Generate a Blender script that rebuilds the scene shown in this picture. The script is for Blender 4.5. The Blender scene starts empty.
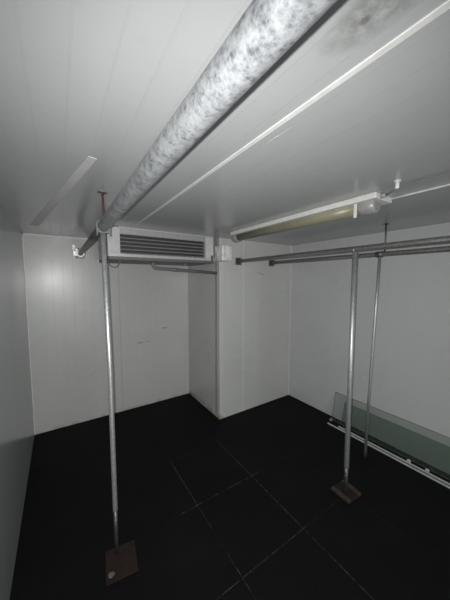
import bpy, bmesh, math, random
from mathutils import Vector, Matrix
random.seed(4)
SC = bpy.context.scene
COL = SC.collection
PI = math.pi

# ------------------------------------------------------------------ dimensions
XL, XR = -0.30, 2.87          # side walls
XRET = 1.62                   # face of the return wall beside the recess
Y1, Y2, YF = 3.465, 2.58, -3.2
H = 2.25

# ------------------------------------------------------------------ materials
def newmat(name):
    m = bpy.data.materials.new(name); m.use_nodes = True
    nt = m.node_tree
    return m, nt, nt.nodes['Principled BSDF']

def setp(b, **k):
    for n, v in k.items():
        s = b.inputs[n.replace('_', ' ')]
        s.default_value = (*v, 1) if isinstance(v, tuple) and len(v) == 3 else v

class NB:
    """small helper that writes node maths"""
    def __init__(s, nt): s.nt = nt
    def n(s, t, **k):
        o = s.nt.nodes.new(t)
        for a, v in k.items(): setattr(o, a, v)
        return o
    def lk(s, a, b): s.nt.links.new(a, b)
    def m(s, op, a, b=None, c=None):
        o = s.n('ShaderNodeMath', operation=op)
        for i, v in enumerate((a, b, c)):
            if v is None: continue
            if hasattr(v, 'links'): s.lk(v, o.inputs[i])
            else: o.inputs[i].default_value = v
        return o.outputs[0]
    def pos(s):
        t = s.n('ShaderNodeTexCoord'); x = s.n('ShaderNodeSeparateXYZ')
        s.lk(t.outputs['Object'], x.inputs[0]); return t.outputs['Object'], x.outputs
    def noise(s, vec, scale, detail=3, rough=.5):
        o = s.n('ShaderNodeTexNoise'); s.lk(vec, o.inputs['Vector'])
        o.inputs['Scale'].default_value = scale; o.inputs['Detail'].default_value = detail
        o.inputs['Roughness'].default_value = rough
        return o.outputs[0]
    def ramp(s, v, lo, hi, a=0., b=1.):
        o = s.n('ShaderNodeMapRange'); s.lk(v, o.inputs[0])
        for i, q in enumerate((lo, hi, a, b)): o.inputs[i + 1].default_value = q
        return o.outputs[0]
    def mix(s, f, a, b):
        o = s.n('ShaderNodeMix', data_type='RGBA')
        if hasattr(f, 'links'): s.lk(f, o.inputs[0])
        else: o.inputs[0].default_value = f
        for i, v in ((6, a), (7, b)):
            if hasattr(v, 'links'): s.lk(v, o.inputs[i])
            else: o.inputs[i].default_value = (*v, 1)
        return o.outputs[2]
    def bump(s, h, dist, strength=1.):
        o = s.n('ShaderNodeBump'); s.lk(h, o.inputs['Height'])
        o.inputs['Distance'].default_value = dist; o.inputs['Strength'].default_value = strength
        return o.outputs[0]
    def line(s, c, x0, w):            # 1 within w of x0
        return s.m('LESS_THAN', s.m('ABSOLUTE', s.m('SUBTRACT', c, x0)), w)
    def band(s, c, x0, x1, soft):
        a = s.ramp(c, x0 - soft, x0 + soft); b = s.ramp(c, x1 - soft, x1 + soft, 1., 0.)
        return s.m('MULTIPLY', a, b)
    def period(s, c, p, w, off=0.):   # grooves of half width w repeating every p
        f = s.m('FRACT', s.m('DIVIDE', s.m('SUBTRACT', c, off - p * 50), p))
        d = s.m('MULTIPLY', s.m('ABSOLUTE', s.m('SUBTRACT', f, .5)), p)
        return s.m('LESS_THAN', d, w)

def panel_mat(name, axis, joints=(), col=(.645, .65, .63), rough=.24, rib=.10, ribh=.0006, extra=None):
    """cold-room sheet steel panel with shallow ribs along one axis"""
    m, nt, b = newmat(name); q = NB(nt)
    vec, xyz = q.pos(); c = xyz[axis]
    big = q.noise(vec, 1.3, 4); fine = q.noise(vec, 26, 3)
    colr = q.mix(q.ramp(big, .35, .7), col, tuple(v * .93 for v in col))
    colr = q.mix(q.m('MULTIPLY', q.ramp(fine, .58, .8), .25), colr, tuple(v * .82 for v in col))
    if extra: colr = extra(q, vec, xyz, colr)
    g = q.period(c, rib, .0022)
    for j in joints:
        l = q.line(c, j, .003)
        colr = q.mix(q.m('MULTIPLY', l, .33), colr, (.16, .16, .155)); g = q.m('MAXIMUM', g, l)
    q.lk(colr, b.inputs['Base Color'])
    hh = q.m('ADD', q.m('MULTIPLY', g, -1.), q.m('MULTIPLY', q.noise(vec, 5, 2), .8))
    q.lk(q.bump(hh, ribh), b.inputs['Normal'])
    q.lk(q.ramp(big, .3, .7, rough * .9, rough * 1.15), b.inputs['Roughness'])
    setp(b, Specular_IOR_Level=.5)
    return m

def blob(q, vec, xyz, a, ax, ay, cx, cy, rx, ry, thr=.5, scale=30):
    dx = q.m('DIVIDE', q.m('SUBTRACT', xyz[ax], cx), rx); dy = q.m('DIVIDE', q.m('SUBTRACT', xyz[ay], cy), ry)
    r = q.m('ADD', q.m('MULTIPLY', dx, dx), q.m('MULTIPLY', dy, dy))
    f = q.ramp(r, .2, 1., 1., 0.)
    n = q.ramp(q.noise(vec, scale, 4, .65), thr - .12, thr + .12)
    return q.m('MULTIPLY', q.m('MULTIPLY', f, n), a)

def ceil_extra(q, vec, xyz, c):
    c = q.mix(blob(q, vec, xyz, .5, 0, 1, .515, .25, .06, .15, .45, 20), c, (.12, .115, .10))
    c = q.mix(blob(q, vec, xyz, .45, 0, 1, .517, .292, .010, .014, .40, 60), c, (.05, .045, .04))
    return c
def back_extra(q, vec, xyz, c):
    for (x, z, rx, rz, t) in ((.90, .895, .045, .008, .42), (1.0, .90, .03, .006, .52), (1.245, 1.065, .05, .006, .35)):
        c = q.mix(blob(q, vec, xyz, .9, 0, 2, x, z, rx, rz, t, 45), c, (.05, .05, .05))
    d = q.m('MULTIPLY', q.ramp(xyz[2], .0, .05, 1., 0.), q.ramp(q.noise(vec, 9, 4), .45, .6))
    return q.mix(q.m('MULTIPLY', d, .5), c, (.33, .30, .17))
def return_extra(q, vec, xyz, c):
    d = q.m('MULTIPLY', q.ramp(xyz[2], .02, .09, 1., 0.), q.ramp(q.noise(vec, 12, 4), .42, .58))
    return q.mix(q.m('MULTIPLY', d, .7), c, (.30, .26, .12))

WALLC = (.60, .61, .60)
M = {}
M['ceil'] = panel_mat('ceiling panels', 0, (1.505,), col=(.475, .490, .490), rough=.22, rib=.0875, ribh=.0006, extra=ceil_extra)
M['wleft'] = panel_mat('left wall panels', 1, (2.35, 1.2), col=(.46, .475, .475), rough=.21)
M['wback'] = panel_mat('recess wall panels', 0, (.65,), rough=.25, extra=back_extra)
M['wret'] = panel_mat('return wall panels', 1, (), rough=.25, extra=return_extra)
M['wbr'] = panel_mat('short back wall panels', 0, (), rough=.25)
M['wright'] = panel_mat('right wall panels', 1, (), col=(.65, .655, .66), rough=.25, ribh=.0003)
M['wfront'] = panel_mat('front wall panels', 0, (), rough=.3)

def floor_mat():
    m, nt, b = newmat('black rubber tiles'); q = NB(nt)
    vec, xyz = q.pos()
    lx = q.period(xyz[0], .54, .0022, .83 + .27); ly = q.period(xyz[1], .578, .0022, 1.07 + .289)
    wear = q.ramp(q.noise(vec, 2.6, 3), .36, .56, .12, 1.)
    core = q.band(xyz[0], .66, 1.46, .05); wide = q.band(xyz[0], .62, 2.4, .2)
    l = q.m('MULTIPLY', q.m('MAXIMUM', lx, ly), q.m('MAXIMUM', core, q.m('MULTIPLY', wide, .3)))
    l = q.m('MULTIPLY', q.m('MULTIPLY', l, wear), q.band(xyz[1], .5, 2.24, .12))
    l = q.m('MULTIPLY', l, q.ramp(q.noise(vec, 30, 3), .40, .6, .08, 1.1))
    base = q.mix(q.ramp(q.noise(vec, 120, 2), .5, .75), (.0047, .0047, .005), (.009, .009, .0095))
    base = q.mix(q.m('MULTIPLY', q.ramp(q.noise(vec, 2.3, 5), .5, .8), .5), base, (.012, .012, .012))
    q.lk(q.mix(l, base, (.10, .10, .10)), b.inputs['Base Color'])
    q.lk(q.bump(q.noise(vec, 150, 2), .0012), b.inputs['Normal'])
    setp(b, Roughness=.75, Specular_IOR_Level=.18)
    return m
M['floor'] = floor_mat()

def metal(name, a, c, rough=.42, met=.75, scale=40, bump=.0006, patch=None, rust=None):
    m, nt, b = newmat(name); q = NB(nt)
    vec, xyz = q.pos()
    n = q.noise(vec, scale, 5, .65)
    v = q.n('ShaderNodeTexVoronoi'); q.lk(vec, v.inputs['Vector']); v.inputs['Scale'].default_value = scale * 1.6
    s = q.m('ADD', q.m('MULTIPLY', n, .75), q.m('MULTIPLY', v.outputs['Distance'], .3))
    colr = q.mix(q.ramp(s, .38, .68), a, c)
    if patch: colr = q.mix(q.ramp(q.noise(vec, 30, 7, .75), .42, .60), colr, patch)
    if rust:
        f = q.ramp(q.noise(vec, 18, 5, .65), rust[1], rust[1] + .12); colr = q.mix(f, colr, rust[0])
    q.lk(colr, b.inputs['Base Color'])
    q.lk(q.ramp(n, .3, .7, rough * .85, rough * 1.2), b.inputs['Roughness'])
    q.lk(q.bump(n, bump), b.inputs['Normal'])
    setp(b, Metallic=met)
    return m
M['galv'] = metal('mottled galvanised pipe', (.15, .157, .168), (.38, .395, .41), .38, .6, 95, .0010, patch=(.44, .455, .47))
M['steel'] = metal('galvanised post', (.50, .51, .515), (.68, .69, .695), .43, .76, 60, .0004)
M['dullsteel'] = metal('dull dark steel', (.12, .12, .12), (.24, .24, .245), .45, .8, 50, .0004)
M['railsteel'] = metal('dull rail steel', (.27, .27, .26), (.40, .40, .385), .40, .75, 40, .0004)
M['alu'] = metal('brushed aluminium', (.7, .71, .72), (.85, .86, .87), .4, .35, 30, .0002)
M['rust'] = metal('rusty iron', (.018, .009, .007), (.034, .014, .010), .85, .1, 35, .0015, rust=((.016, .011, .01), .5))
M['rustbrown'] = metal('brown painted iron', (.045, .037, .026), (.075, .064, .047), .75, .1, 30, .0015, rust=((.04, .018, .012), .52))
M['redrod'] = metal('red rusted rod', (.075, .035, .033), (.11, .06, .056), .7, .1, 40, .0005)

def plain(name, col, rough=.4, met=0., spec=.5, n_scale=25, dark=.85, bump=0.):
    m, nt, b = newmat(name); q = NB(nt); vec, xyz = q.pos()
    n = q.noise(vec, n_scale, 4)
    q.lk(q.mix(q.ramp(n, .4, .75), col, tuple(v * dark for v in col)), b.inputs['Base Color'])
    if bump: q.lk(q.bump(n, bump), b.inputs['Normal'])
    setp(b, Roughness=rough, Metallic=met, Specular_IOR_Level=spec)
    return m
M['trim'] = plain('white joint strip', (.80, .80, .78), .4)
M['trim2'] = plain('corner strip', (.80, .80, .78), .35)
M['trimdirty'] = panel_mat('dirty corner strip', 2, (), col=(.68, .68, .655), rib=5, extra=return_extra)
M['ceilstrip'] = plain('pale ceiling strip', (.66, .665, .66), .5)
M['whitepl'] = plain('white plastic', (.78, .78, .76), .35, n_scale=14, dark=.9)
M['box'] = plain('wrinkled white plastic', (.95, .945, .93), .38, .15, n_scale=14, dark=.9, bump=.03)
M['seal'] = plain('glossy white sealant', (.9, .9, .89), .36, .3, bump=.006)
M['unit'] = plain('white enamelled casing', (.66, .66, .65), .38)
M['coil'] = plain('dark fins', (.045, .047, .045), .6, n_scale=60)
M['louver'] = plain('grey grille', (.50, .505, .50), .4, .3)
M['tray'] = plain('aluminium drip tray', (.62, .62, .61), .35, .25)
M['drain'] = plain('grey drain pipe', (.19, .19, .19), .5)
M['cable'] = plain('grey cable', (.16, .16, .16), .5)
M['wcable'] = plain('white cable', (.78, .78, .76), .4)
M['diff'] = plain('yellowed diffuser', (.31, .292, .20), .35, n_scale=8, dark=.8)
M['lampbase'] = plain('off white batten', (.80, .80, .77), .4, dark=.88)
M['endcap'] = plain('grey white end cap', (.33, .33, .325), .3)
M['darkcable'] = plain('dark grey cable', (.24, .24, .24), .5)
M['trayunder'] = plain('dull tray underside', (.16, .16, .16), .5)
M['scrap'] = plain('pale chip', (.12, .135, .125), .7)
M['rubber'] = plain('dark rubber', (.03, .03, .03), .7)

def glass_mat(name, tint, fac=.0):
    m = bpy.data.materials.new(name); m.use_nodes = True; nt = m.node_tree; nt.nodes.clear(); q = NB(nt)
    out = q.n('ShaderNodeOutputMaterial'); t = q.n('ShaderNodeBsdfTransparent'); t.inputs[0].default_value = (*tint, 1)
    g = q.n('ShaderNodeBsdfGlossy'); g.inputs[0].default_value = (.9, .95, .92, 1); g.inputs['Roughness'].default_value = .05
    fr = q.n('ShaderNodeFresnel'); fr.inputs[0].default_value = 1.45
    d = q.n('ShaderNodeBsdfDiffuse'); d.inputs[0].default_value = (.30, .36, .32, 1)
    mx0 = q.n('ShaderNodeMixShader'); mx0.inputs[0].default_value = fac
    q.lk(t.outputs[0], mx0.inputs[1]); q.lk(d.outputs[0], mx0.inputs[2])
    mx = q.n('ShaderNodeMixShader'); q.lk(fr.outputs[0], mx.inputs[0]); q.lk(mx0.outputs[0], mx.inputs[1]); q.lk(g.outputs[0], mx.inputs[2])
    q.lk(mx.outputs[0], out.inputs[0])
    return m
M['glassclear'] = glass_mat('dusty clear glass', (.965, .975, .968), .04)
M['glassgreen'] = glass_mat('green tinted glass', (.835, .88, .85), .05)
M['glassedge'] = plain('glass edge', (.20, .26, .22), .2)

# ------------------------------------------------------------------ mesh helpers (all in room coordinates)
def add_box(bm, x0, x1, y0, y1, z0, z1, bev=0., seg=2, mat=None):
    r = bmesh.ops.create_cube(bm, size=1)
    vs = r['verts']
    bmesh.ops.scale(bm, vec=(x1 - x0, y1 - y0, z1 - z0), verts=vs)
    bmesh.ops.translate(bm, vec=((x0 + x1) / 2, (y0 + y1) / 2, (z0 + z1) / 2), verts=vs)
    if bev:
        es = list({e for v in vs for e in v.link_edges})
        r2 = bmesh.ops.bevel(bm, geom=es, offset=bev, segments=seg, affect='EDGES', profile=.5)
        vs = list({v for v in r2['verts']} | {v for v in vs if v.is_valid})
    if mat is not None: bmesh.ops.transform(bm, matrix=mat, verts=[v for v in vs if v.is_valid])

def add_sweep(bm, pts, r, n=20, cap=True, closed=False, start=None):
    pts = [Vector(p) for p in pts]; rs = r if isinstance(r, (list, tuple)) else [r] * len(pts)
    rings = []; nrm = None
    for i, p in enumerate(pts):
        if closed: t = (pts[(i + 1) % len(pts)] - pts[i - 1]).normalized()
        elif i == 0: t = (pts[1] - p).normalized()
        elif i == len(pts) - 1: t = (p - pts[i - 1]).normalized()
        else: t = ((pts[i + 1] - p).normalized() + (p - pts[i - 1]).normalized()).normalized()
        if nrm is None:
            nrm = t.orthogonal().normalized()
        nrm = (nrm - t * nrm.dot(t)).normalized(); bn = t.cross(nrm)
        rings.append([bm.verts.new(p + (nrm * math.cos(2 * PI * k / n) + bn * math.sin(2 * PI * k / n)) * rs[i]) for k in range(n)])
    m = len(rings)
    for i in range(m if closed else m - 1):
        a, b = rings[i], rings[(i + 1) % m]
        for k in range(n):
            f = bm.faces.new((a[k], a[(k + 1) % n], b[(k + 1) % n], b[k])); f.smooth = True
    if cap and not closed:
        bm.faces.new(rings[0][::-1]); bm.faces.new(rings[-1])

def add_hollow(bm, a, b, ro, ri, n=28):
    """open tube with a wall thickness"""
    a, b = Vector(a), Vector(b); t = (b - a).normalized(); u = t.orthogonal().normalized(); v = t.cross(u)
    ring = lambda p, r: [bm.verts.new(p + (u * math.cos(2 * PI * k / n) + v * math.sin(2 * PI * k / n)) * r) for k in range(n)]
    A, B, Cc, D = ring(a, ro), ring(b, ro), ring(b, ri), ring(a, ri)
    for P, Q, s in ((A, B, 1), (B, Cc, 0), (Cc, D, 1), (D, A, 0)):
        for k in range(n):
            f = bm.faces.new((P[k], P[(k + 1) % n], Q[(k + 1) % n], Q[k])); f.smooth = bool(s)

def rounded(pts, rad=.02, n=6):
    pts = [Vector(p) for p in pts]; out = [pts[0]]
    for i in range(1, len(pts) - 1):
        a = pts[i] + (pts[i - 1] - pts[i]).normalized() * rad; b = pts[i] + (pts[i + 1] - pts[i]).normalized() * rad
        for k in range(n + 1):
            t = k / n; out.append(a.lerp(pts[i], t).lerp(pts[i].lerp(b, t), t))
    return out + [pts[-1]]

def link(name, bm, mat, base=(0, 0, 0), parent=None):
    bmesh.ops.recalc_face_normals(bm, faces=bm.faces)
    me = bpy.data.meshes.new(name)
    bmesh.ops.translate(bm, vec=-Vector(base), verts=bm.verts)
    bm.to_mesh(me); bm.free(); me.materials.append(mat)
    o = bpy.data.objects.new(name, me); COL.objects.link(o)
    if parent is not None: o.parent = parent
    return o

class Thing:
    def __init__(s, name, label, cat, base, group=None):
        o = bpy.data.objects.new(name, None); COL.objects.link(o); o.location = base; o.empty_display_size = .1
        o['label'] = label; o['category'] = cat
        if group: o['group'] = group
        s.o = o; s.base = Vector(base)
    def part(s, name, bm, mat, parent=None, label=None):
        p = link(name, bm, mat, s.base, parent or s.o)
        if label: p['label'] = label
        return p
def solo(name, bm, mat, label, cat, base, group=None):
    o = link(name, bm, mat, base); o.location = base
    o['label'] = label; o['category'] = cat
    if group: o['group'] = group
    return o
def struct(name, bm, mat, label, cat):
    o = link(name, bm, mat); o['kind'] = 'structure'; o['label'] = label; o['category'] = cat
    return o
def B(*a, **k):
    bm = bmesh.new(); add_box(bm, *a, **k); return bm
def S(*a, **k):
    bm = bmesh.new(); add_sweep(bm, *a, **k); return bm

# ------------------------------------------------------------------ the room
T = .10
struct('floor', B(XL - T, XR + T, YF - T, Y1 + T, -.06, 0), M['floor'], 'black rubber tile floor with thin chalky joint lines', 'floor')
struct('ceiling', B(XL - T, XR + T, YF - T, Y1 + T, H, H + T), M['ceil'], 'pale grey ribbed panel ceiling of the cold room', 'ceiling')
struct('wall_left', B(XL - T, XL, YF, Y1, 0, H), M['wleft'], 'dim glossy panel wall running along the camera side of the room', 'wall')
struct('wall_back', B(XL - T, XRET, Y1, Y1 + T, 0, H), M['wback'], 'pale panel wall at the back of the recess under the cooling unit', 'wall')
struct('wall_return', B(XRET, XRET + T, Y2 + .001, Y1 + T, 0, H), M['wret'], 'shaded side face of the projecting wall corner beside the recess', 'wall')
struct('wall_back_right', B(XRET, XR, Y2, Y2 + T * .99, 0, H), M['wbr'], 'front face of the projecting wall where the hanging rails end', 'wall')
struct('wall_right', B(XR, XR + T, YF, Y2 + T, 0, H), M['wright'], 'pale panel wall with glass sheets leaning on it', 'wall')
DX0, DX1, DZ = -.05, .90, 2.0      # unseen opening behind the viewer, added to hold the fill light
bm = bmesh.new(); add_box(bm, XL - T, DX0, YF - T, YF, 0, H); add_box(bm, DX1, XR + T, YF - T, YF, 0, H); add_box(bm, DX0, DX1, YF - T, YF, DZ, H)
struct('wall_front', bm, M['wfront'], 'panel wall behind the viewer', 'wall')
struct('trim_1', B(.605, .623, YF, Y1, H - .003, H + .002, bev=.001), M['trim'], 'white joint strip running the length of the ceiling', 'trim')
bm = bmesh.new(); add_box(bm, XRET - .003, XRET + .055, Y2 - .003, Y2 + .002, 0, H, bev=.0008); add_box(bm, XRET - .003, XRET + .002, Y2 - .0025, Y2 + .05, 0, H, bev=.0008)
struct('trim_2', bm, M['trimdirty'], 'angle strip on the projecting wall corner with yellowed dirty foot', 'trim')
struct('trim_3', B(1.982, 1.992, Y2 - .002, Y2 + .002, 0, H, bev=.0006), M['trim2'], 'thin upright joint strip on the wall where the rails end', 'trim')
bm = bmesh.new(); add_box(bm, XL - .002, XL + .008, Y1 - .003, Y1 + .002, 0, H, bev=.0008)
struct('trim_4', bm, M['trim2'], 'upright corner strip where the dim wall meets the recess wall', 'trim')
struct('trim_5', B(XL, XRET, Y1 - .003, Y1 + .002, H - .02, H, bev=.0008), M['trim2'], 'strip along the top of the recess wall under the ceiling', 'trim')
struct('trim_6', B(XR - .012, XR + .002, Y2 - .003, Y2 + .002, 0, H, bev=.0006), M['trim2'], 'upright strip in the corner behind the glass sheets', 'trim')

# pale strip across the ceiling, wider at its far end
bm = bmesh.new()
a, b = Vector((.140, 1.195)), Vector((-.160, 2.93)); d = (b - a).normalized(); nn = Vector((-d.y, d.x)) * .025
q = [a + nn * .65, a - nn * .65, b - nn * 1.3, b + nn * 1.3]
lo = [bm.verts.new((p.x, p.y, H - .0015)) for p in q]; hi = [bm.verts.new((p.x, p.y, H)) for p in q]
bm.faces.new(lo); bm.faces.new(hi[::-1])
for k in range(4): bm.faces.new((lo[k], hi[k], hi[(k + 1) % 4], lo[(k + 1) % 4]))
solo('ceiling_strip', bm, M['ceilstrip'], 'pale strip set askew on the ceiling near the dim wall', 'strip', (-.01, 2.06, H))

# ------------------------------------------------------------------ big overhead pipe
RX, RZ, RR = .231, 2.060, .0315
t = Thing('overhead_pipe', 'thick mottled galvanised pipe running close overhead into the recess wall', 'pipe', (RX, 1.1, RZ))
bm = bmesh.new(); add_sweep(bm, [(RX, y, RZ) for y in [YF + .1 * k for k in range(0, 49)] + [1.70]], RR, 40)
t.part('pipe', bm, M['galv'])
t.part('end_section', S([(RX, y, RZ) for y in (1.69, 2.2, 2.8, Y1)], .0265, 32), M['dullsteel'], label='darker narrower pipe end entering the wall')
bm = bmesh.new()
n = 22
add_sweep(bm, [(RX, Y1 - .018, RZ), (RX, Y1 - .008, RZ), (RX, Y1, RZ)], [RR * 1.15, RR * 1.6, RR * 1.9], 26)
for v in bm.verts:
    v.co.x += random.uniform(-.008, .008); v.co.z += random.uniform(-.008, .008)
add_box(bm, RX - .085, RX - .045, Y1 - .02, Y1 - .001, RZ + .035, RZ + .10, bev=.006)
add_box(bm, RX - .075, RX - .02, Y1 - .016, Y1 - .001, RZ - .03, RZ + .06, bev=.006)
t.part('wall_sealant', bm, M['seal'], label='lumpy white sealant around the pipe end')

# ------------------------------------------------------------------ post under the overhead pipe
PX, PY = .238, 1.62
t = Thing('support_post', 'slim galvanised post holding up the thick overhead pipe, on a rusty plate', 'post', (PX, PY, 0))
bm = bmesh.new(); add_sweep(bm, [(PX, PY, .30), (PX, PY, .302), (PX, PY, 1.2), (PX - .012, PY, 2.022)], .0145, 28)
t.part('outer_tube', bm, M['steel'])
bm = bmesh.new(); add_sweep(bm, [(PX, PY, .008), (PX, PY, .32)], .0122, 24)
t.part('inner_tube', bm, M['dullsteel'])
bm = bmesh.new(); c = Vector((.252, 1.555)); rot = Matrix.Translation((c.x, c.y, 0)) @ Matrix.Rotation(-.12, 4, 'Z')
add_box(bm, -.088, .088, -.10, .10, 0, .008, bev=.002, mat=rot)
t.part('base_plate', bm, M['rust'], label='rusty square foot plate')
bm = bmesh.new()    # saddle hoop that grips the pipe
hoop = [(RX + (RR + .004) * math.cos(a), PY, RZ + (RR + .004) * math.sin(a)) for a in [2 * PI * k / 32 for k in range(32)]]
add_sweep(bm, hoop, .0045, 10, closed=True)
for s in (-1, 1): add_sweep(bm, [(RX + s * (RR + .002), PY, RZ), (RX + s * (RR + .002), PY, RZ - .055)], .0045, 10)
add_box(bm, RX - .028, RX + .028, PY - .012, PY + .014, RZ - .040, RZ - .0335, bev=.0015)
t.part('pipe_clamp', bm, M['drain'])
bm = bmesh.new()
bmesh.ops.create_icosphere(bm, subdivisions=2, radius=.018)
for v in bm.verts:
    v.co *= random.uniform(.75, 1.15); v.co.z *= .45; v.co += Vector((.186, 1.50, .0158))
zmin = min(v.co.z for v in bm.verts)
for v in bm.verts: v.co.z += .0082 - zmin
solo('pale_chip', bm, M['scrap'], 'small pale chip lying on the rusty foot plate corner', 'debris', (.186, 1.50, .008))
# hanger above it
t = Thing('ceiling_rod', 'thin red rusted rod tying the thick overhead pipe to the ceiling', 'rod', (RX, 1.612, H))
t.part('rod', S([(RX, 1.612, RZ + RR - .001), (RX, 1.612, H - .004)], .0055, 12), M['redrod'])
bm = B(RX - .024, RX + .024, 1.594, 1.63, H - .006, H, bev=.0015)
t.part('ceiling_plate', bm, M['dullsteel'])
t.part('nut', S([(RX, 1.612, H - .016), (RX, 1.612, H - .006)], .010, 6), M['redrod'])

# ------------------------------------------------------------------ pair of hanging rails
R1X, R2X, RLZ = 1.902, 2.467, 1.984
def rail(x, label, fl, r, ds):
    t = Thing('hanging_rail', label, 'rail', (x, 1.2, RLZ), 'hanging rails')
    t.part('pipe', S([(x, YF, RLZ), (x, 0, RLZ), (x, 1, RLZ), (x, Y2 - .004, RLZ)], r, 28), M['railsteel'])
    bm = bmesh.new()
    add_box(bm, x - fl, x + fl, Y2 - .012, Y2, RLZ - fl, RLZ + fl, bev=.003)
    add_hollow(bm, (x, Y2 - .055, RLZ), (x, Y2 - .01, RLZ), r + .008, r)
    f = t.part('wall_flange', bm, M['dullsteel'])
    for sx in (-1, 1):
        for sz in (-1, 1): t.part('bolt', S([(x + sx * fl * .72, Y2 - .018, RLZ + sz * fl * .72), (x + sx * fl * .72, Y2 - .012, RLZ + sz * fl * .72)], .006, 6), M['steel'], parent=f)
    return t
rail(R1X, 'dull steel rail beside the white box, resting on the thicker free post', .045, .0225, 0)
rail(R2X, 'dull steel rail close to the glass wall, reached by the thin leaning pole', .045, .0225, 0)

# post under the first rail
PX, PY = 1.905, 1.08
t = Thing('support_post', 'free-standing galvanised post holding up the rail, on a brown bracketed foot', 'post', (PX, PY, 0))
t.part('outer_tube', S([(PX, PY, .22), (PX, PY, .221), (PX, PY, 1.0), (PX, PY, RLZ - .0235)], [.0185, .019, .019, .019], 28), M['steel'])
t.part('inner_tube', S([(PX, PY, .008), (PX, PY, .24)], .0155, 24), M['dullsteel'])
rot = Matrix.Translation((PX, PY, 0)) @ Matrix.Rotation(-.06, 4, 'Z')
t.part('base_plate', B(-.085, .085, -.085, .085, 0, .009, bev=.002, mat=rot), M['rust'], label='rusty foot plate')
for (x0, x1) in ((-.085, -.055), (.050, .082)):
    t.part('foot_bracket', B(x0, x1, -.085, .075,   .009, .028, bev=.003, mat=rot), M['rustbrown'])
bm = bmesh.new()
add_sweep(bm, [(PX + (.0265) * math.cos(a), PY, RLZ + .0265 * math.sin(a)) for a in [PI + PI * k / 14 for k in range(15)]], .004, 10)
t.part('rail_saddle', bm, M['steel'])

# thin pole to the second rail
t = Thing('thin_pole', 'thin steel pole leaning slightly, from the floor by the glass to a rail', 'pole', (2.462, 1.205, 0))
t.part('tube', S([(2.462, 1.212, 0), (2.463, 1.20, .7), (2.465, 1.18, 1.4), (R2X, 1.166, RLZ - .022)], .0125, 22), M['steel'])
bm = bmesh.new(); add_hollow(bm, (R2X, 1.166 - .03, RLZ), (R2X, 1.166 + .03, RLZ), .0275, .0226); t.part('rail_collar', bm, M['dullsteel'])
t.part('rubber_foot', S([(2.462, 1.212, 0), (2.462, 1.2115, .06)], .0155, 20), M['rubber'])
t = Thing('ceiling_rod', 'thin dark rod tying the rail by the thin pole to the ceiling', 'rod', (R2X, 1.15, H))
t.part('rod', S([(R2X, 1.125, RLZ + .0215), (R2X, 1.125, H - .004)], .006, 12), M['dullsteel'])
t.part('ceiling_plate', B(R2X - .02, R2X + .02, 1.105, 1.145, H - .005, H, bev=.0015), M['dullsteel'])

# ------------------------------------------------------------------ cooling unit hung in the recess
EX0, EX1, EY0, EY1 = .392, 1.525, 2.555, 3.16
t = Thing('cooling_unit', 'ceiling-hung cooling unit with slatted dark front and pale drip tray', 'cooling unit', (.95, 2.85, H))
t.part('coil_block', B(.50, 1.425, EY0 + .05, EY1 - .02, 1.995, 2.235), M['coil'])
bm = bmesh.new(); add_box(bm, EX0, .503, EY0, EY1, 1.972, 2.247, bev=.004)
t.part('side_panel', bm, M['unit'], label='wide white side panel')
t.part('side_panel', B(1.422, EX1, EY0, EY1, 1.972, 2.247, bev=.004), M['unit'])
t.part('top_panel', B(.503, 1.422, EY0 + .01, EY1, 2.237, 2.247), M['unit'])
t.part('back_panel', B(.503, 1.422, EY1 - .018, EY1, 1.985, 2.237), M['unit'])
t.part('top_flange', B(EX0 + .1, EX1, EY0 - .008, EY0 + .012, 2.234, 2.250, bev=.002), M['tray'])
bm = bmesh.new()
add_box(bm, .503, 1.422, EY0 + .012, EY0 + .02, 2.19, 2.236)
t.part('header_plate', bm, M['louver'])
for k in range(6):
    z = 2.190 - k * .036
    rot = Matrix.Translation((0, EY0 + .016, z)) @ Matrix.Rotation(.5, 4, 'X')
    t.part('louver', B(.503, 1.422, -.012, .012, -.002, .002, mat=rot), M['louver'])
bm = bmesh.new()
add_box(bm, EX0 + .004, EX1, EY0 - .016, EY0 - .009, 1.970, 1.999, bev=.002)
add_box(bm, EX0 - .012, EX1, EY1 + .014, EY1 + .020, 1.97, 1.985)
add_box(bm, EX0 - .006, EX0 + .001, EY0 - .010, EY1 + .02, 1.968, 1.985)
add_box(bm, EX1 - .006, EX1, EY0 - .010, EY1 + .02, 1.968, 1.985)
tr = t.part('drip_tray', bm, M['tray'])
t.part('tray_floor', B(EX0 + .004, EX1 - .002, EY0 - .009, EY1 + .018, 1.9435, 1.971), M['trayunder'], parent=tr)
t.part('drain_stub', S([(1.25, 2.74, 1.918), (1.25, 2.74, 1.947)], .028, 20), M['drain'], parent=tr)
for (x, y) in ((EX0 - .006, EY0 + .02), (EX1 - .03, EY0 - .022)):
    t.part('hanging_bracket', B(x - .010, x + .002, y, y + .008, 1.99, 2.25, bev=.001) if x < 1 else B(x - .012, x + .012, y, y + .006, 1.96, 2.25 - .22, bev=.001), M['dullsteel'])
# drain pipe
t = Thing('drain_pipe', 'dark grey drain pipe bent below the cooling unit to the projecting wall', 'pipe', (.83, 2.66, 1.945))
t.part('pipe', S(rounded([(.838, 2.64, 1.942), (.838, 2.64, 1.876), (XRET - .001, 2.64, 1.834)], .04, 8), .0185, 18), M['drain'])
bm = bmesh.new(); add_hollow(bm, (1.05, 2.64, 1.8646), (1.10, 2.64, 1.862), .0215, .0183); t.part('coupling', bm, M['drain'])
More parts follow.
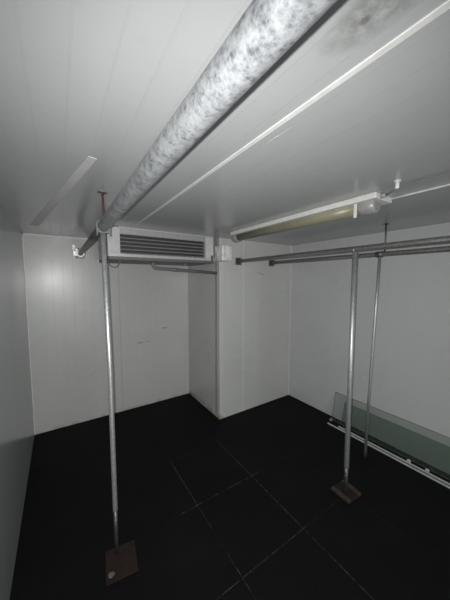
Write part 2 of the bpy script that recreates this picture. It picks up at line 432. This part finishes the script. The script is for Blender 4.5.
# cable loop
pts = [(.40, 2.60, 1.944), (.402, 2.60, 1.915), (.415, 2.60, 1.888), (.435, 2.60, 1.874), (.458, 2.60, 1.870), (.478, 2.602, 1.878), (.493, 2.604, 1.90), (.502, 2.605, 1.925), (.505, 2.605, 1.944)]
t = Thing('cable_loop', 'short grey cable looping under the white end of the cooling unit', 'cable', (.45, 2.6, 1.94))
t.part('cable', S(pts, .0045, 10), M['cable'])
t.part('cable_gland', S([(.505, 2.605, 1.922), (.505, 2.605, 1.9445)], .012, 6), M['drain'])

# ------------------------------------------------------------------ white box on the wall corner
t = Thing('junction_box', 'bright white plastic box hugging the projecting wall corner by the rail end', 'box', (1.615, 2.49, 2.05))
bm = bmesh.new(); add_box(bm, 1.552, 1.685, 2.405, Y2 - .0025, 1.968, 2.148, bev=.014, seg=3)
t.part('body', bm, M['box'])
t.part('lid', B(1.560, 1.677, 2.398, 2.407, 1.976, 2.140, bev=.004), M['box'])
pts = [(1.70, Y2 - .006, 2.0), (1.9, Y2 - .006, 1.9505), (2.1, Y2 - .006, 1.89), (2.34, Y2 - .006, 1.818)]
solo('thin_wire', S([(1.902, Y2 - .004, 1.939), (1.95, Y2 - .004, 1.930), (2.1, Y2 - .004, 1.889), (2.34, Y2 - .004, 1.818)], .0045, 8), M['wcable'], 'thin pale wire slanting down the wall below the rail end', 'wire', (1.902, Y2, 1.939))

# ------------------------------------------------------------------ batten light
LX0, LX1, LY0, LY1 = 1.522, 1.718, .755, 2.21
t = Thing('batten_light', 'long white ceiling batten light, unlit, with yellowed diffuser', 'light', (1.62, 1.48, H))
bm = bmesh.new(); add_box(bm, LX0, LX1, LY0, LY1, H - .034, H, bev=.005)
t.part('housing', bm, M['lampbase'])
bm = bmesh.new()
add_sweep(bm, [(1.605, LY0 + .12, H - .046), (1.605, LY0 + .5, H - .046), (1.605, LY1 + .02, H - .046)], .043, 28)
t.part('diffuser', bm, M['diff'], label='yellowed plastic diffuser')
for (a, b) in ((LY0 + .03, LY0 + .125), (LY1 - .05, LY1 + .035)):
    bm = bmesh.new(); add_sweep(bm, [(1.605, a, H - .05), (1.605, a + .006, H - .05), (1.605, b - .006, H - .05), (1.605, b, H - .05)], [.040, .049, .049, .046], 26)
    add_box(bm, 1.565, 1.645, a + .01, b - .01, H - .05, H - .03)
    t.part('end_cap', bm, M['endcap'])
t.part('clip', B(1.553, 1.562, LY0 + .128, LY0 + .146, H - .115, H - .030, bev=.002), M['whitepl'])
t.part('cable_gland', S([(1.575, LY0 - .03, H - .018), (1.575, LY0 + .004, H - .018)], .013, 12), M['endcap'])
t.part('screw', S([(1.66, LY0 + .03, H - .040), (1.66, LY0 + .03, H - .033)], .006, 8), M['endcap'])
# cables on the ceiling
solo('ceiling_cable', S([(LX1 - .004, LY0 - .001, H - .008), (LX1, LY0 - .1, H - .006), (LX1 + .002, 0, H - .006), (LX1, YF + .0, H - .006)], .0055, 10), M['wcable'], 'white cable running along the ceiling from the batten light corner', 'cable', (LX1, .2, H))
solo('ceiling_cable', S([(1.575, LY0 - .031, H - .018), (1.548, LY0 - .09, H - .009), (1.535, LY0 - .2, H - .0075), (1.535, 0, H - .0075), (1.535, YF, H - .0075)], .0045, 10), M['darkcable'], 'dark cable running along the ceiling behind the white peg', 'cable', (1.53, .2, H))
t = Thing('ceiling_peg', 'small white peg hanging from the ceiling near the batten light', 'peg', (1.452, .619, H))
t.part('stem', S([(1.452, .619, H - .040), (1.452, .619, H - .036), (1.452, .619, H)], [.007, .0095, .0095], 16), M['whitepl'])
t.part('collar', S([(1.452, .619, H - .006), (1.452, .619, H)], .016, 16), M['whitepl'])

# ------------------------------------------------------------------ glass against the right-hand wall
def pane(x_bot, x_top, z_bot, z_top, y0, y1, th, mat, label, skew=0.):
    t = Thing('glass_pane', label, 'glass', (x_bot, (y0 + y1) / 2, 0), 'glass sheets leaning on the wall')
    a = Vector((x_bot, 0, z_bot)); b = Vector((x_top, 0, z_top)); d = (b - a).normalized(); nrm = Vector((-d.z, 0, d.x)) * th
    bm = bmesh.new()
    for yy in (0,):
        P = [a, b, b + nrm, a + nrm]
        e = .004
        A = [bm.verts.new((p.x, y0 + e, p.z)) for p in P]; Bq = [bm.verts.new((p.x, y1 + (skew if i in (1, 2) else 0), p.z)) for i, p in enumerate(P)]
        bm.faces.new(A); bm.faces.new(Bq[::-1])
        for k in range(4): bm.faces.new((A[k], Bq[k], Bq[(k + 1) % 4], A[(k + 1) % 4]))
    t.part('sheet', bm, mat)
    bm = bmesh.new()
    add_sweep(bm, [(b.x + nrm.x / 2, y0, b.z + nrm.z / 2 + .001), (b.x + nrm.x / 2, y1 + skew, b.z + nrm.z / 2 + .001)], th * .5, 8)
    add_sweep(bm, [(a.x + nrm.x / 2, y1, a.z + nrm.z / 2), (b.x + nrm.x / 2, y1 + skew, b.z + nrm.z / 2)], th * .5, 8)
    t.part('ground_edge', bm, M['glassedge'])
    return t
pane(2.795, 2.868, .004, .338, -.55, 1.80, .006, M['glassclear'], 'clear dusty glass sheet flat against the wall, behind the green sheet')
pane(2.780, 2.851, .004, .262, -.60, 1.665, .006, M['glassgreen'], 'green tinted glass sheet in front of the clear one, behind the tracks')

def track(x, label, y1, rollers=()):
    t = Thing('metal_track', label, 'track', (x, .6, 0), 'aluminium tracks')
    bm = bmesh.new()
    add_box(bm, x - .0065, x + .0065, -.7, y1, 0, .005, bev=.001)
    add_box(bm, x - .0065, x - .0035, -.7, y1, .004, .012, bev=.001)
    add_box(bm, x + .0035, x + .0065, -.7, y1, .004, .012, bev=.001)
    t.part('channel', bm, M['alu'])
    for y in rollers:
        bm = bmesh.new(); add_sweep(bm, [(x - .007, y, .026), (x - .0055, y, .026), (x + .0055, y, .026), (x + .007, y, .026)], [.012, .016, .016, .012], 18)
        add_box(bm, x - .007, x + .007, y - .012, y + .012, .004, .016)
        t.part('roller', bm, M['alu'])
track(2.676, 'aluminium track lying on the floor, farther of two from the glass', 1.775)
track(2.720, 'aluminium track with two small rollers, lying next to the glass', 1.66, (.935, .79))
solo('loose_cap', B(2.745, 2.775, 1.775, 1.80, 0, .03, bev=.006), M['endcap'], 'small pale block on the floor at the far glass corner', 'block', (2.755, 1.787, 0))

# ------------------------------------------------------------------ camera (phone, very wide lens)
Rr = Vector((.8342, -.5512, 0)); 
Fw = Vector((.5490, .8320, -.0790)).normalized()
Rr = (Rr - Fw * Rr.dot(Fw)).normalized(); Up = Rr.cross(Fw)
cam = bpy.data.cameras.new('camera'); co = bpy.data.objects.new('camera', cam); COL.objects.link(co)
mw = Matrix(((Rr.x, Up.x, -Fw.x, 0), (Rr.y, Up.y, -Fw.y, 0), (Rr.z, Up.z, -Fw.z, 1.75), (0, 0, 0, 1)))
co.matrix_world = mw
cam.sensor_fit = 'HORIZONTAL'; cam.sensor_width = 36; cam.lens = 36 * 252 / 450; cam.clip_start = .02
SC.camera = co

# ------------------------------------------------------------------ light: the phone's flash, beside its lens, in a dark room
fl = bpy.data.lights.new('phone_flash', 'SPOT'); fo = bpy.data.objects.new('phone_flash', fl); COL.objects.link(fo)
fl.energy = 106; fl.spot_size = math.radians(152); fl.spot_blend = 1.; fl.shadow_soft_size = .004
fl.color = (1., .995, .98)
fo.location = Vector((0, 0, 1.75)) - Rr * .021 + Up * .006
aim = (Fw - Vector((0, 0, .15))).normalized()
fo.rotation_euler = aim.to_track_quat('-Z', 'Y').to_euler()
w = bpy.data.worlds.new('world'); SC.world = w; w.use_nodes = True
w.node_tree.nodes['Background'].inputs[0].default_value = (.02, .02, .02, 1)

# added fill light in the invented opening behind the viewer, lifts walls and ceiling
dl = bpy.data.lights.new('added_fill_light', 'AREA'); do = bpy.data.objects.new('added_fill_light', dl); COL.objects.link(do)
dl.shape = 'RECTANGLE'; dl.size = DX1 - DX0; dl.size_y = DZ; dl.energy = 36; dl.color = (.97, 1., 1.02)
do.location = ((DX0 + DX1) / 2, YF - T, DZ / 2); do.rotation_euler = (PI / 2, 0, 0)
SC.view_settings.view_transform = 'Standard'; SC.view_settings.look = 'None'
SC.view_settings.gamma = 1; SC.view_settings.use_curve_mapping = False
SC.view_settings.exposure = 0.
SC.cycles.use_denoising = True
SC.cycles.max_bounces = 8; SC.cycles.transparent_max_bounces = 12
